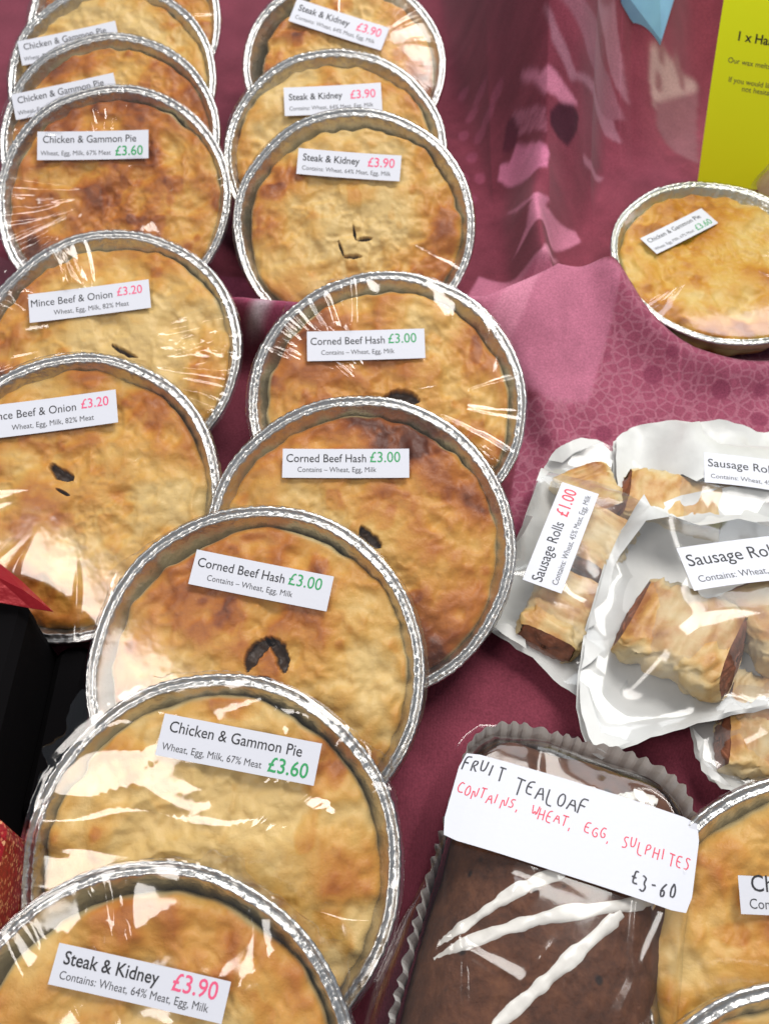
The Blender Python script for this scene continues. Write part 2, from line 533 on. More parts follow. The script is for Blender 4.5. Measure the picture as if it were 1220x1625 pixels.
gx = np.concatenate([np.linspace(-.9, -.36, 25)[:-1], np.arange(-.36, .05, .0020), np.arange(.05, .19, .0007), np.arange(.19, .44, .0018), np.linspace(.44, 1.1, 30)])
gy = np.concatenate([np.linspace(-.6, -.02, 25)[:-1], np.arange(-.02, .50, .0020), np.arange(.50, .74, .0010), np.arange(.74, .82, .002), np.linspace(.82, 1.4, 60)])
GX, GY = np.meshgrid(gx, gy)
GZ = cloth_h(GX, GY)
X, Y = GX.ravel(), GY.ravel()
colr = np.tile(np.array([.185, .036, .058]), (len(X), 1))
lace = np.zeros(len(X))
jit = .0006 * (vnoise(X * 260, Y * 260, 4) - .5)


def paint(poly, c, soft=None, lace_v=None):
    k = in_poly(X + jit, Y + jit, poly)
    colr[k] = c
    if lace_v is not None: lace[k] = lace_v


mott = fbm(X * 45, Y * 45, 21, 3)
colr *= (.75 + .5 * mott)[:, None]
# broad printed zones
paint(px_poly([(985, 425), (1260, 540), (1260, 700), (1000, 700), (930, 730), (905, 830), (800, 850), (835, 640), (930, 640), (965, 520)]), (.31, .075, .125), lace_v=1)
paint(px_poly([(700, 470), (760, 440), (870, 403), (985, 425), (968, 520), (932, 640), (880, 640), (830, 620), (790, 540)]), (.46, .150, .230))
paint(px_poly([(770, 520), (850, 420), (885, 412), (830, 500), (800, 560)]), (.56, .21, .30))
paint(px_poly([(340, 440), (500, 450), (480, 520), (400, 560), (340, 520)]), (.27, .055, .105))
for a in ([(420, 452), (446, 455), (440, 475), (410, 474)], [(408, 478), (436, 479), (424, 498), (398, 498)], [(396, 503), (422, 503), (410, 525), (388, 525)]):
    paint(px_poly(a), (.55, .45, .50))
# lighter ovals on the left of the raised cloth
for i in range(40):
    u = 735 + (i % 4) * 26 + (13 if (i // 4) % 2 else 0); v = 20 + (i // 4) * 33
    if u > 735 + 95 * (1 - v / 420) or v < 150: continue
    c = cloth_hit(u, v)
    k = ((X - c[0]) / .0045) ** 2 + ((Y - c[1]) / .0065) ** 2 < 1
    colr[k] = (.25, .055, .095)
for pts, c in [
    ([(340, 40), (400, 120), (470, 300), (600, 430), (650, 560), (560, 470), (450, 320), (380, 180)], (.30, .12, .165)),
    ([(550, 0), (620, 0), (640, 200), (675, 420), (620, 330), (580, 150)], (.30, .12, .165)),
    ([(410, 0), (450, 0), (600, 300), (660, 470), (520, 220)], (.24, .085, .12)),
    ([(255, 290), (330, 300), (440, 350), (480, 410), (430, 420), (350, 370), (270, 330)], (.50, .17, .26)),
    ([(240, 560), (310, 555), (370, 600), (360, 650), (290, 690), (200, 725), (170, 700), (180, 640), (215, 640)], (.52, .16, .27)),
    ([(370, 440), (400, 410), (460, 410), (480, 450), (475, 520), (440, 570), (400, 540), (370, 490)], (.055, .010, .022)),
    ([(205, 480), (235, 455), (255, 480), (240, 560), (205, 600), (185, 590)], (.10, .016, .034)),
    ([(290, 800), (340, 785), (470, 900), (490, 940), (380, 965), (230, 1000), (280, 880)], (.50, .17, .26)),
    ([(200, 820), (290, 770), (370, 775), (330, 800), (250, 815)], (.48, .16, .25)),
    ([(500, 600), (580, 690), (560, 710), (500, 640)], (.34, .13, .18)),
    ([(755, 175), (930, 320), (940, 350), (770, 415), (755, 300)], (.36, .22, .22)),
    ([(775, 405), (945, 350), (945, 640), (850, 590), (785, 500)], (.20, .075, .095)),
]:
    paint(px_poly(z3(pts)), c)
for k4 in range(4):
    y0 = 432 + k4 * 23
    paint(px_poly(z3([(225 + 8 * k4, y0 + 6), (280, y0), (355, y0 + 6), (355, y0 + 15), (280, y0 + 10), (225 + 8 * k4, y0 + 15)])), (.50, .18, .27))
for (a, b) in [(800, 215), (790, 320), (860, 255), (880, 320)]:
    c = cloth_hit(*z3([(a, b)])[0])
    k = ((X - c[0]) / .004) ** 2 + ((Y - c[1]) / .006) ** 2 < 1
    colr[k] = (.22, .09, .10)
colr *= (.88 + .24 * fbm(X * 120, Y * 120, 33, 2))[:, None]
g3 = colr.reshape(len(gy), len(gx), 3)
for _ in range(2):                                                # printing ink bleeds a little
    g3 = (g3 + np.roll(g3, 1, 0) + np.roll(g3, -1, 0) + np.roll(g3, 1, 1) + np.roll(g3, -1, 1)) / 5
colr = g3.reshape(-1, 3)
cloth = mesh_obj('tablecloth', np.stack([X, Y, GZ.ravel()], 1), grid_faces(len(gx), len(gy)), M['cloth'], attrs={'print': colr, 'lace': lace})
tag(cloth, 'burgundy and pink printed cloth with lace pattern draped under all the food', 'tablecloth')

# ---------------------------------------------------------------- lettering
_txt = {}


def text_mesh(body, bold=0.0):
    key = (body, bold)
    if key not in _txt:
        cu = bpy.data.curves.new('lettering', 'FONT')
        cu.body = body; cu.size = 1.0; cu.offset = bold; cu.resolution_u = 3
        o = bpy.data.objects.new('lettering_tmp', cu); COL.objects.link(o)
        dg = bpy.context.evaluated_depsgraph_get()
        me = bpy.data.meshes.new_from_object(o.evaluated_get(dg))
        v = np.array([tuple(p.co)[:2] for p in me.vertices]); f = [tuple(p.vertices) for p in me.polygons]
        bpy.data.objects.remove(o); bpy.data.meshes.remove(me)
        v[:, 0] -= v[:, 0].min()
        _txt[key] = (v, f, v[:, 0].max())
    return _txt[key]


LAYOUT = {
    'chicken': [('Chicken & Gammon Pie', .05, .89, .40, 'black', .004), ('Wheat, Egg, Milk, 67% Meat', .03, .66, .84, 'dark', .0), ('£3.60', .70, .95, .87, 'green', .012)],
    'corned': [('Corned Beef Hash', .03, .66, .46, 'black', .004), ('£3.00', .69, .93, .46, 'green', .004), ('Contains – Wheat, Egg, Milk', .12, .74, .80, 'dark', .0)],
    'mince': [('Mince Beef & Onion', .02, .69, .47, 'black', .0), ('£3.20', .73, .94, .44, 'pink', .006), ('Wheat, Egg, Milk, 82% Meat', .20, .82, .82, 'dark', .0)],
    'steak': [('Steak & Kidney', .05, .60, .46, 'black', .012), ('£3.90', .68, .94, .50, 'pink', .010), ('Contains: Wheat, 64% Meat, Egg, Milk', .05, .91, .82, 'dark', .0)],
    'sausage': [('Sausage Rolls', .03, .60, .46, 'black', .004), ('£1.00', .67, .95, .46, 'red', .006), ('Contains: Wheat, 45% Meat, Egg, Milk', .05, .95, .84, 'dark', .0)],
    'cut': [('Chicken', .08, .50, .40, 'black', .004), ('Contains: Wheat', .06, .60, .85, 'dark', .0)],
}


def paper_label(parent, tl, tr, bl, lines, bend=0.0, name='price_label', thick=.00018, ink=None, strokes=None, mat='label', rounded=0.0):
    """a paper sticker spanned by three corners given in the parent's space"""
    tl, tr, bl = (np.asarray(p, float) for p in (tl, tr, bl))
    ex = tr - tl; w = np.linalg.norm(ex); ex = ex / w
    ey = bl - tl; ey = ey - ex * np.dot(ey, ex); h = np.linalg.norm(ey); ey = ey / h
    n = -np.cross(ex, ey); n = n if n[2] > 0 else -n

    def P(a, b, lift):
        a = np.asarray(a, float); b = np.asarray(b, float)
        fx = a / w - .5
        zz = lift - bend * (fx * 2) ** 2 + .0004 * np.abs(bend > 0) * np.sin(a * 90) * (b / h)
        return tl + np.outer(a, ex) + np.outer(b, ey) + np.outer(zz, n)
    nx, ny = 15, 6
    A, B = np.meshgrid(np.linspace(0, w, nx), np.linspace(0, h, ny))
    A, B = A.ravel(), B.ravel()
    if rounded:                                                   # draw the four corners in
        for cx in (0, w):
            for cy in (0, h):
                k = (A == cx) & (B == cy)
                A[k] += rounded * (1 if cx == 0 else -1); B[k] += rounded * .6 * (1 if cy == 0 else -1)
    top = P(A, B, thick); bot = P(A, B, 0)
    f = [tuple(q) for q in grid_faces(nx, ny)]
    nf = nx * ny
    faces = [q[::-1] for q in f] + [tuple(i + nf for i in q) for q in f]
    edge = [i for i in range(nx)] + [nx * (j + 1) - 1 for j in range(1, ny)] + [nx * ny - 1 - i for i in range(1, nx)] + [nx * (ny - 1 - j) for j in range(1, ny - 1)]
    faces += [(edge[i], edge[(i + 1) % len(edge)], edge[(i + 1) % len(edge)] + nf, edge[i] + nf) for i in range(len(edge))]
    lab = mesh_obj(name, np.vstack([top, bot]), faces, M[mat], parent, smooth=False)
    for body, x0, x1, base, col, bold in lines:
        v, tf, tw = text_mesh(body, bold)
        s = (x1 - x0) * w / tw
        sy = s * 1.12
        a = x0 * w + v[:, 0] * s; b = base * h - v[:, 1] * sy
        vv = P(a, b, thick + .00009)
        mesh_obj('lettering', vv, [q[::-1] for q in tf] if False else tf, M[col], lab, smooth=False)
    if strokes:
        for col, polys, lw in strokes:
            vs, fs = [], []
            for pl in polys:
                pl = resample(pl, max(8, len(pl) * 4), closed=False, rounds=2)
                d = np.gradient(pl, axis=0); d /= np.linalg.norm(d, axis=1)[:, None] + 1e-9
                nn = np.stack([-d[:, 1], d[:, 0]], 1) * lw / 2 / h * (np.array([h / w, 1]))
                a = pl + nn; b = pl - nn; o = len(vs)
                for i in range(len(pl)): vs += [a[i], b[i]]
                fs += [(o + 2 * i, o + 2 * i + 1, o + 2 * i + 3, o + 2 * i + 2) for i in range(len(pl) - 1)]
            vs = np.array(vs)
            mesh_obj('handwriting', P(vs[:, 0] * w, vs[:, 1] * h, thick + .0001), fs, M[col], lab, smooth=False)
    return lab


# ---------------------------------------------------------------- pies
RIM, RIN, RB, TH = .0800, .0742, .0600, .0270
NA = 360


def make_tin(seed):
    prof = [(.001, .0012), (.057, .0012), (.0602, .0030), (.0660, .0125), (.0728, .0225), (.0747, .0258), (.0755, .0270), (.0761, .0273), (.0767, .0265),
            (.0776, .0261), (.0785, .0264), (.0792, .0275), (.0800, .0278), (.0806, .0270), (.0804, .0260), (.0794, .0256), (.0762, .0260), (.0746, .0254), (.0726, .0220), (.0612, .0020), (.0590, .0), (.001, .0)]
    th = np.linspace(0, 2 * math.pi, NA, endpoint=False)
    vs = []
    wob = .0030 * (fbm(np.cos(th) * 1.6 + 5, np.sin(th) * 1.6 + 5, seed, 2) - .5)
    wz = .0022 * (fbm(np.cos(th) * 2.4 + 9, np.sin(th) * 2.4 + 2, seed + 3, 2) - .5)
    for k, (r, z) in enumerate(prof):
        fl = 1.0 if 6 <= k <= 14 else 0.0
        wl = 1.0 if k in (3, 4, 5, 17, 18) else 0.0
        kn = fl * (.00026 * np.sin(th * 100 + k * 1.7) + 0.00080 * (vnoise(th * 52, th * 0 + k * .7, seed) - .5))
        rr = r + wl * .00022 * np.sin(th * 54) + fl * .5 * kn + (wob * min(1, r / .07))
        zz = z + kn + wz * (z / .027)
        vs.append(np.stack([rr * np.cos(th), rr * np.sin(th), zz], 1))
    f = polar_faces(len(prof), NA, center=False)
    me = mesh_obj('foil_tin', np.vstack(vs), f, M['foil'])
    d = me.data
    bpy.data.objects.remove(me)
    return d


TINS = [make_tin(s) for s in (11, 22, 33, 44)]


def leaf_mask(x, y, cx, cy, ang, L, Wd, curve=0.0):
    dx, dy = x - cx, y - cy
    a = dx * math.cos(ang) + dy * math.sin(ang); b = -dx * math.sin(ang) + dy * math.cos(ang)
    b = b - curve * (a / L) ** 2 * L
    half = 1.15 * (.75 + .5 * vnoise(x * 420, y * 420, 5)) * Wd * np.sqrt(np.clip(1 - (a / L) ** 2, 0, 1)) ** 1.2
    return np.clip(1 - np.abs(b) / np.maximum(half, 1e-6), 0, 1) * (np.abs(a) < L)


def make_crust(root, seed, brown, vents, radius=.0735, shift=(0, -.0010), dome=.0016, edge_z=.0240, edgepale=1.0):
    nr, na = 104, 260
    th = np.linspace(0, 2 * math.pi, na, endpoint=False)
    R = radius * (1 + .060 * (fbm(np.cos(th) * 2 + 3, np.sin(th) * 2 + 7, seed, 3) - .5) + .030 * (vnoise(th * 9, th * 0 + seed, seed) - .5))
    R = R * (1 + 0 * th)
    blend = sstep(th, 2 * math.pi - .5, 2 * math.pi)              # close the seam of the angular noise
    R = R * (1 - blend) + R[0] * blend
    ks = np.concatenate([np.linspace(0.010, .93, nr - 12), np.linspace(.945, 1.0, 7), [1.006, 1.006, 1.004, .99, .97]])
    K = np.repeat(ks, na)
    x = (ks[:, None] * (R * np.cos(th))[None, :]).ravel()
    y = (ks[:, None] * (R * np.sin(th))[None, :]).ravel()
    drop = np.concatenate([np.zeros(nr - 12), [.0001, .0002, .0004, .0007, .0012, .0020, .0034], [.0075, .0105, .0135, .0165, .0195]])
    drop = np.repeat(drop, na)
    lump = fbm(x * 48, y * 48, seed, 4) - .5
    rid = 1 - np.abs(2 * fbm(x * 55 + 9, y * 55, seed + 31, 3) - 1) * 2.2
    med = fbm(x * 130, y * 130, seed + 9, 3) - .5
    z = edge_z + dome * (1 - np.clip(K, 0, 1) ** 2.2) + .0100 * lump * np.clip((1.10 - K) * 6, 0, 1) + .0015 * med + .0020 * (rid - .6)
    rs = np.random.RandomState(seed)
    for i in range(9):                                            # blisters
        bx, by = rs.uniform(-.055, .055, 2); br = rs.uniform(.004, .010)
        z = z + rs.uniform(.0006, .0016) * np.exp(-((x - bx) ** 2 + (y - by) ** 2) / br ** 2)
    z = z - drop
    fill = np.zeros_like(z)
    lift = np.zeros_like(z)
    for (cx, cy, ang, L, Wd, cv) in vents:
        m = leaf_mask(x, y, cx, cy, ang, L, Wd, cv)
        fill = np.maximum(fill, sstep(m, .08, .30))
        z = z - .0050 * sstep(m, .02, .35)
        d2 = (x - cx) ** 2 + (y - cy) ** 2
        lift = lift + .0007 * np.exp(-d2 / (L * 1.5) ** 2)
    z = z + lift
    z = .0272 - .0011 * np.log1p(np.exp(np.clip((.0272 - z) / .0011, -20, 40)))   # the stretched film holds the lid down
    big = .62 * fbm(x * 15 + 3, y * 15, seed + 40, 3) + .38 * fbm(x * 34, y * 34, seed + 41, 3)
    bake = brown - .04 + 1.7 * (big - .5) + .45 * lump + .16 * (rid - .6) + .14 * sstep(K, .60, .84) * vnoise(x * 40, y * 40, seed + 3) * 1.6 + .05 * np.exp(-((K - .93) / .03) ** 2) - .10 * (1 - sstep(K, .0, .55))
    sp = fbm(x * 75, y * 75, seed + 77, 2)
    bake = bake + .20 * sstep(sp, .66, .80)
    pale = edgepale * sstep(K + .05 * (fbm(x * 60, y * 60, seed + 5, 2) - .5), .975, 1.005)
    c = np.array([[0, 0, 0]])
    ctr = np.array([[0, 0, z[:na].mean()]])
    V = np.vstack([ctr, np.stack([x, y, z], 1)])
    V[:, 0] += shift[0]; V[:, 1] += shift[1]
    at = {k: np.concatenate([[a[:na].mean()], a]) for k, a in dict(bake=bake, pale=pale, fill=fill).items()}
    return mesh_obj('pie_crust', V, polar_faces(len(ks), na), M['crust'], root, attrs=at)


def ridges(x, y, segs):
    """rounded creases along bowed segments (ax, ay, bx, by, half width, height)"""
    z = np.zeros_like(x)
    for ax, ay, bx, by, sg, hh, bow in segs:
        dx, dy = bx - ax, by - ay; L = math.hypot(dx, dy); dx /= L; dy /= L
        t = ((x - ax) * dx + (y - ay) * dy) / L
        d = (y - ay) * dx - (x - ax) * dy - bow * L * (4 * t * (1 - t))
        w = sg * (.45 + .75 * np.clip(t, 0, 1))                    # narrows inwards
        near = (t > -.1) & (t < 1.1) & (np.abs(d) < 3 * w)
        z[near] += (hh * np.exp(-(d / w) ** 2) * sstep(t, 0, .25) * (1 - sstep(t, .96, 1.06)))[near]
    return z


def make_film(root, seed, level, flaps=(), flat=None, shards=0.0):
    """film stretched over the rim, with rounded creases gathered in from the edge"""
    rs = np.random.RandomState(seed)
    na, nr = (600, 34) if level > .8 else (420, 24)
    th = np.linspace(0, 2 * math.pi, na, endpoint=False)
    ks = np.concatenate([np.linspace(.03, .90, nr - 8), np.array([.93, .96, .985, 1.003, 1.016, 1.020, 1.016, 1.0])])
    T = np.tile(th, len(ks)); K = np.repeat(ks, na)
    x = RIM * K * np.cos(T); y = RIM * K * np.sin(T)
    z = np.repeat(np.concatenate([np.full(nr - 8, .0281), [.0282, .0283, .0285, .0285, .0279, .0262, .0236, .0205]]), na)
    inner = np.clip((1.0 - K) * 14, 0, 1)
    segs = []
    nb = int(3 + 5 * level)
    for b in range(nb):                                            # bundles of creases
        a0 = rs.uniform(0, 2 * math.pi); cnt = rs.randint(2, 3 + int(5 * level)); spread = rs.uniform(.08, .42); skew = rs.uniform(-.35, .35)
        for i in range(cnt):
            a = a0 + rs.uniform(-spread, spread); r0 = RIM * rs.uniform(.25, .80)
            ai = a0 + (a - a0) * .7 + skew * (1 - r0 / RIM)
            sg = rs.uniform(.0008, .0024); hh = sg * rs.uniform(.12, .42) * min(1.55, .45 + .55 * level)
            segs.append((r0 * math.cos(ai), r0 * math.sin(ai), RIM * .985 * math.cos(a), RIM * .985 * math.sin(a), sg, hh, rs.uniform(-.05, .05)))
    for i in range(int(3 * level)):                                # and some cutting across
        p = rs.uniform(-.055, .055, 4); sg = rs.uniform(.0009, .002)
        if math.hypot(p[0] - p[2], p[1] - p[3]) > .015: segs.append((*p, sg, sg * rs.uniform(.12, .3), rs.uniform(-.08, .08)))
    z = z + ridges(x, y, segs) * inner
    z = z + (.0006 * level * (fbm(x * 38, y * 38, seed + 2, 2) - .4)) * inner
    if shards:
        c = crumple(x, y, seed, slope=.15 * shards, lam=.034, n=5)
        z = np.maximum(z + c * inner, .0276)
    if flat is not None:                                           # the film is pressed flat under the sticker
        m, ex, ey = flat
        lx = np.linalg.norm(ex) / 2; ly = np.linalg.norm(ey) / 2
        a = np.abs((x - m[0]) * ex[0] + (y - m[1]) * ex[1]) / (2 * lx) / lx; b = np.abs((x - m[0]) * ey[0] + (y - m[1]) * ey[1]) / (2 * ly) / ly
        w = 1 - sstep(np.maximum(a, b), 1.0, 1.3)
        z = z * (1 - w) + .0282 * w
    lev = np.repeat(np.concatenate([np.zeros(nr - 5), np.linspace(.2, 1, 5)]), na)
    out_n = .0007 * (vnoise(T * 30, K * 40, seed) - .5) * lev
    x = x + out_n * np.cos(T); y = y + out_n * np.sin(T)
    for (a0, aw, out, up) in flaps:                                # loose film sticking out past the rim
        da = (T - a0 + math.pi) % (2 * math.pi) - math.pi
        w = np.exp(-(da / aw) ** 2) * lev ** 1.5
        jag = .4 + 1.0 * vnoise(T * 16, K * 3, seed)
        x = x + w * out * jag * np.cos(T); y = y + w * out * jag * np.sin(T); z = z + w * (.006 + up) * jag
    V = np.vstack([[[0, 0, z[:na].mean()]], np.stack([x, y, z], 1)])
    return mesh_obj('cling_film', V, polar_faces(len(ks), na), M['film'], root, smooth=True)


GROUPS = 'foil pies wrapped in film'
V_NONE = []
PIE_N = [0]


def pie(label, u, v, tilt, seed, brown=.30, vents=(), film=.6, lab=None, kind=None, az=0.0, dz=0.0, flaps=(), scale=1.0, shards=0.0, **kw):
    """rim centre seen at (u, v); the tin's lower edge stands on the cloth and it leans back by tilt degrees"""
    a = math.radians(tilt)
    h = (RB * math.sin(a) + TH * math.cos(a)) * scale + dz
    P = at_z(u, v, h)
    Rm = Matrix.Rotation(math.radians(az), 4, 'Z') @ Matrix.Rotation(a, 4, 'X')
    n = np.array(Rm @ Vector((0, 0, 1)))
    loc = P - n * TH * scale
    root = thing('wrapped_pie', label, 'pie', tuple(loc), GROUPS)
    root.rotation_euler = Rm.to_euler()
    root.scale = (scale,) * 3
    PIE_N[0] += 1
    tin = bpy.data.objects.new('foil_tin', TINS[PIE_N[0] % len(TINS)])
    COL.objects.link(tin); tin.parent = root; tin.rotation_euler = (0, 0, seed * 1.7)
    vv = []
    Minv = (Matrix.Translation(Vector(loc)) @ Rm @ Matrix.Scale(scale, 4)).inverted()
    pl = loc + n * .0292 * scale

    def local(p):
        return np.array(Minv @ Vector(on_plane(p[0], p[1], pl, n)))
    for (pu, pv, pu2, pv2, wd, cv) in vents:                      # slits given by their two ends
        q = local((pu, pv)); q2 = local((pu2, pv2))
        c = (q + q2) / 2; d = q2 - q
        vv.append((c[0], c[1] + .0012, math.atan2(d[1], d[0]), max(.003, np.linalg.norm(d[:2]) / 2), wd, cv))
    make_crust(root, seed, brown, vv, **kw)
    flat = None
    if lab:
        tl, tr, bl = (local(p) for p in lab)
        for q in (tl, tr, bl): q[2] = .02845
        flat = ((tr + bl) / 2, tr - tl, bl - tl)
    make_film(root, seed + 500, film, flaps, flat, shards)
    if lab:
        paper_label(root, tl, tr, bl, LAYOUT[kind], bend=-.0004 - .0005 * ((seed * 7) % 5) / 5)
    root['rim_px'] = 0
    del root['rim_px']
    return root


S = 3.0
# upper left column of chicken and gammon pies
pie('foil pie under loose shiny film, rearmost behind the chicken and gammon pies', 196, 38, 30, 101, .34, film=1.1, dz=.004, az=-4)
pie('foil pie whose tilted label is mostly covered, behind two chicken and gammon pies', 178, 126, 29, 102, .16, film=.5, kind='chicken', lab=[(28, 66), (183, 33), (38, 104)], az=2)
pie('foil pie with half covered label starting Chick, directly behind a chicken and gammon pie', 174, 218, 29, 103, .36, film=.45, kind='chicken', lab=[(18, 150), (180, 115), (28, 190)])
pie('dark crusted chicken and gammon pie under streaky film, above mince beef pies', 180, 315, 31, 104, .46, film=2.5, shards=.35, kind='chicken', lab=[(60, 209), (236, 206), (68, 254)], flaps=[(2.6, .25, .008, -.002)])
# upper middle column of steak and kidney pies
pie('steak and kidney pie with steeply slanting label, rearmost of three', 546, 104, 27, 105, .34, film=.35, kind='steak', lab=[(472, -3), (618, 44), (465, 35)], shift=(.0035, -.001), radius=.0690)
pie('pale crusted steak and kidney pie between two other steak and kidney pies', 532, 244, 28, 106, .14, film=.4, kind='steak', lab=[(450, 139), (604, 131), (453, 184)])
pie('golden steak and kidney pie with two L shaped slits in its crust, foremost of three', 562, 356, 30, 107, .26, film=.35, kind='steak', lab=[(474, 235), (637, 247), (472, 276)],
    vents=[(560, 352, 564, 377, .0009, 0), (564, 377, 590, 374, .0015, 0), (536, 378, 545, 404, .0009, 0), (545, 404, 575, 404, .0013, 0)], radius=.071)
# left pair of mince beef and onion pies
pie('mince beef and onion pie under film gathered into fine radiating creases', 172, 560, 23, 108, .14, film=2.8, shards=.3, kind='mince', lab=[(45, 467), (236, 443), (50, 512)], vents=[(172, 545, 215, 566, .0016, .1)], flaps=[(2.5, .3, .010, -.002)], radius=.073, edge_z=.0242)
pie('mince beef and onion pie with two small slits above red ribbon', 113, 783, 22, 109, .22, film=.4, kind='mince', lab=[(-25, 645), (184, 618), (-18, 697)], vents=[(72, 736, 112, 762, .0032, .15), (86, 774, 108, 785, .0012, 0)], radius=.073, edge_z=.0240)
# centre column
pie('corned beef hash pie with glaring creased film, rearmost of three', 614, 636, 23, 110, .46, film=2.0, shards=.5, kind='corned', lab=[(487, 526), (673, 521), (488, 573)], vents=[(598, 632, 662, 622, .0055, -.3)], radius=.0715, shift=(.001, -.0015), flaps=[(2.2, .2, .006, -.001)])
pie('corned beef hash pie with level label and smooth film, middle of three', 570, 863, 22, 111, .40, film=.22, kind='corned', lab=[(449, 712), (649, 712), (448, 758)], vents=[(568, 838, 600, 872, .0040, .25)], radius=.0732, shift=(0, -.0010))
pie('corned beef hash pie with two dark leaf shaped slits meeting in a peak', 408, 1064, 21, 112, .42, film=.15, kind='corned', lab=[(313, 872), (530, 915), (301, 927)],
    vents=[(378, 1058, 426, 1004, .0036, -.28), (426, 1004, 455, 1062, .0036, -.28), (395, 1082, 425, 1080, .003, .2)], radius=.0712, shift=(.001, -.0016), dome=.0022, flaps=[(2.5, .22, .006, 0)])
pie('chicken and gammon pie at £3.60 with big white glare patches, beside fruit tealoaf', 334, 1376, 20, 113, .22, film=1.1, shards=1.3, kind='chicken', lab=[(262, 1132), (511, 1180), (251, 1199)], vents=[], radius=.0715,  flaps=[(2.3, .4, .010, -.002), (.5, .2, .006, 0)])
pie('steak and kidney pie leaning on a chicken and gammon pie, with glaring film', 226, 1736, 19, 114, .30, film=1.2, shards=1.1, kind='steak', lab=[(95, 1496), (367, 1558), (78, 1562)], radius=.0712, shift=(0, -.002), dz=.002, flaps=[(1.2, .25, .008, 0), (.6, .2, .008, 0)])
# right hand side
pie('chicken and gammon pie lying flat on pink cloth below yellow notice', 1146, 411, 5, 115, .42, film=.45, kind='chicken', lab=[(1015, 378), (1112, 330), (1043, 402)], az=14, dz=.003, radius=.0735, edge_z=.0250, dome=.0015, scale=.94)
pie('foil pie with cut off label starting Chi, tucked against fruit tealoaf', 1332, 1565, 15, 116, .26, film=.9, kind='cut', lab=[(1170, 1389), (1420, 1400), (1166, 1450)], az=-8, radius=.0725, edge_z=.0238)
pie('foil pie of which only a sliver of bright rim shows past fruit tealoaf', 1330, 1990, 14, 117, .30, film=.8, dz=.018)

# ---------------------------------------------------------------- ring-built sheets for bags and loaf
def ring_sheet(name, outline, ks, hfun, mat, parent, base, smooth=True, center=None, attrs=None, hole=False):
    o = np.asarray(outline, float)
    c = o.mean(0) if center is None else np.asarray(center)
    na = len(o)
    xy = c[None, None, :] + ks[:, None, None] * (o - c)[None, :, :]
    xy = xy.reshape(-1, 2); K = np.repeat(ks, na); J = np.tile(np.arange(na), len(ks))
    z = hfun(xy[:, 0], xy[:, 1], K, J)
    if hole:
        return mesh_obj(name, np.column_stack([xy, z]) - np.asarray(base)[None, :], polar_faces(len(ks), na, center=False), mat, parent, smooth=smooth)
    V = np.vstack([[[c[0], c[1], z[:na].mean()]], np.column_stack([xy, z])]) - np.asarray(base)[None, :]
    at = attrs(V[:, 0], V[:, 1], V[:, 2], np.concatenate([[0], K])) if attrs else None
    return mesh_obj(name, V, polar_faces(len(ks), na), mat, parent, smooth=smooth, attrs=at)


def sausage_roll(label, u, v, z, ang, L, Wd, Hh, seed, tiltx=0.0, tilty=0.0):
    p = at_z(u, v, z + Hh / 2)
    loc = (p[0], p[1], z)
    L *= .92; Hh *= .86
    root = thing('sausage_roll', label, 'sausage roll', loc, 'cut sausage rolls in bags')
    root.rotation_euler = (tiltx, tilty, ang)
    ns, nc = 36, 64
    s = np.linspace(-1, 1, ns); t = np.linspace(0, 2 * math.pi, nc, endpoint=False)
    S_, T_ = np.meshgrid(s, t, indexing='ij'); S_, T_ = S_.ravel(), T_.ravel()
    ca, sa = np.cos(T_), np.sin(T_)
    e = .62
    px = np.sign(ca) * np.abs(ca) ** e * Wd / 2
    pz = np.sign(sa) * np.abs(sa) ** e * Hh / 2
    endr = 1 - .13 * np.clip((np.abs(S_) - .72) / .28, 0, 1) ** 2
    n = fbm(S_ * 3.1 + ca * 1.7 + seed, sa * 1.9 + ca, seed, 4) - .5
    n2 = fbm(S_ * 9 + seed, T_ * 3, seed + 2, 3) - .5
    px = px * endr * (1 + .34 * n) + .0024 * n2; pz = pz * endr * (1 + .36 * n) + .0030 * n2
    py = S_ * L / 2 * (1 + .05 * n) - np.sign(S_) * np.abs(S_) ** 3 * .30 * pz
    pz = pz + Hh / 2
    # overlap seam along the top
    pz = pz + .0016 * sstep(np.where(sa > 0, ca, -1), .05, .16)
    V = np.stack([px, py, np.maximum(pz, .0004)], 1)
    f = [(i * nc + j, i * nc + (j + 1) % nc, (i + 1) * nc + (j + 1) % nc, (i + 1) * nc + j) for i in range(ns - 1) for j in range(nc)]
    bake = -.12 + .30 * sstep(sa, .2, .95) + .75 * (fbm(px * 75 + seed, py * 75 + pz * 60, seed + 8, 3) - .5) + .08 * sstep(np.abs(S_), .7, 1)
    mesh_obj('pastry', V, f, M['roll'], root, attrs={'bake': bake})
    for sg in (-1, 1):                                            # meat showing at the two cut ends
        kk = np.linspace(1, .1, 8); rows = []
        ring = V[(0 if sg < 0 else ns - 1) * nc:(0 if sg < 0 else ns - 1) * nc + nc]
        cc = ring.mean(0)
        for i, k in enumerate(kk):
            q = cc + (ring - cc) * k * .97
            q[:, 1] += sg * (.0022 * (1 - k ** 2) - .0006) + .0022 * (fbm(q[:, 0] * 300, q[:, 2] * 300, seed + 4, 3) - .5)
            rows.append(q)
        ff = polar_faces(len(kk), nc, center=False) + [tuple((len(kk) - 1) * nc + j for j in range(nc))]
        mesh_obj('sausage_filling', np.vstack(rows), ff, M['meat'], root)
    return root


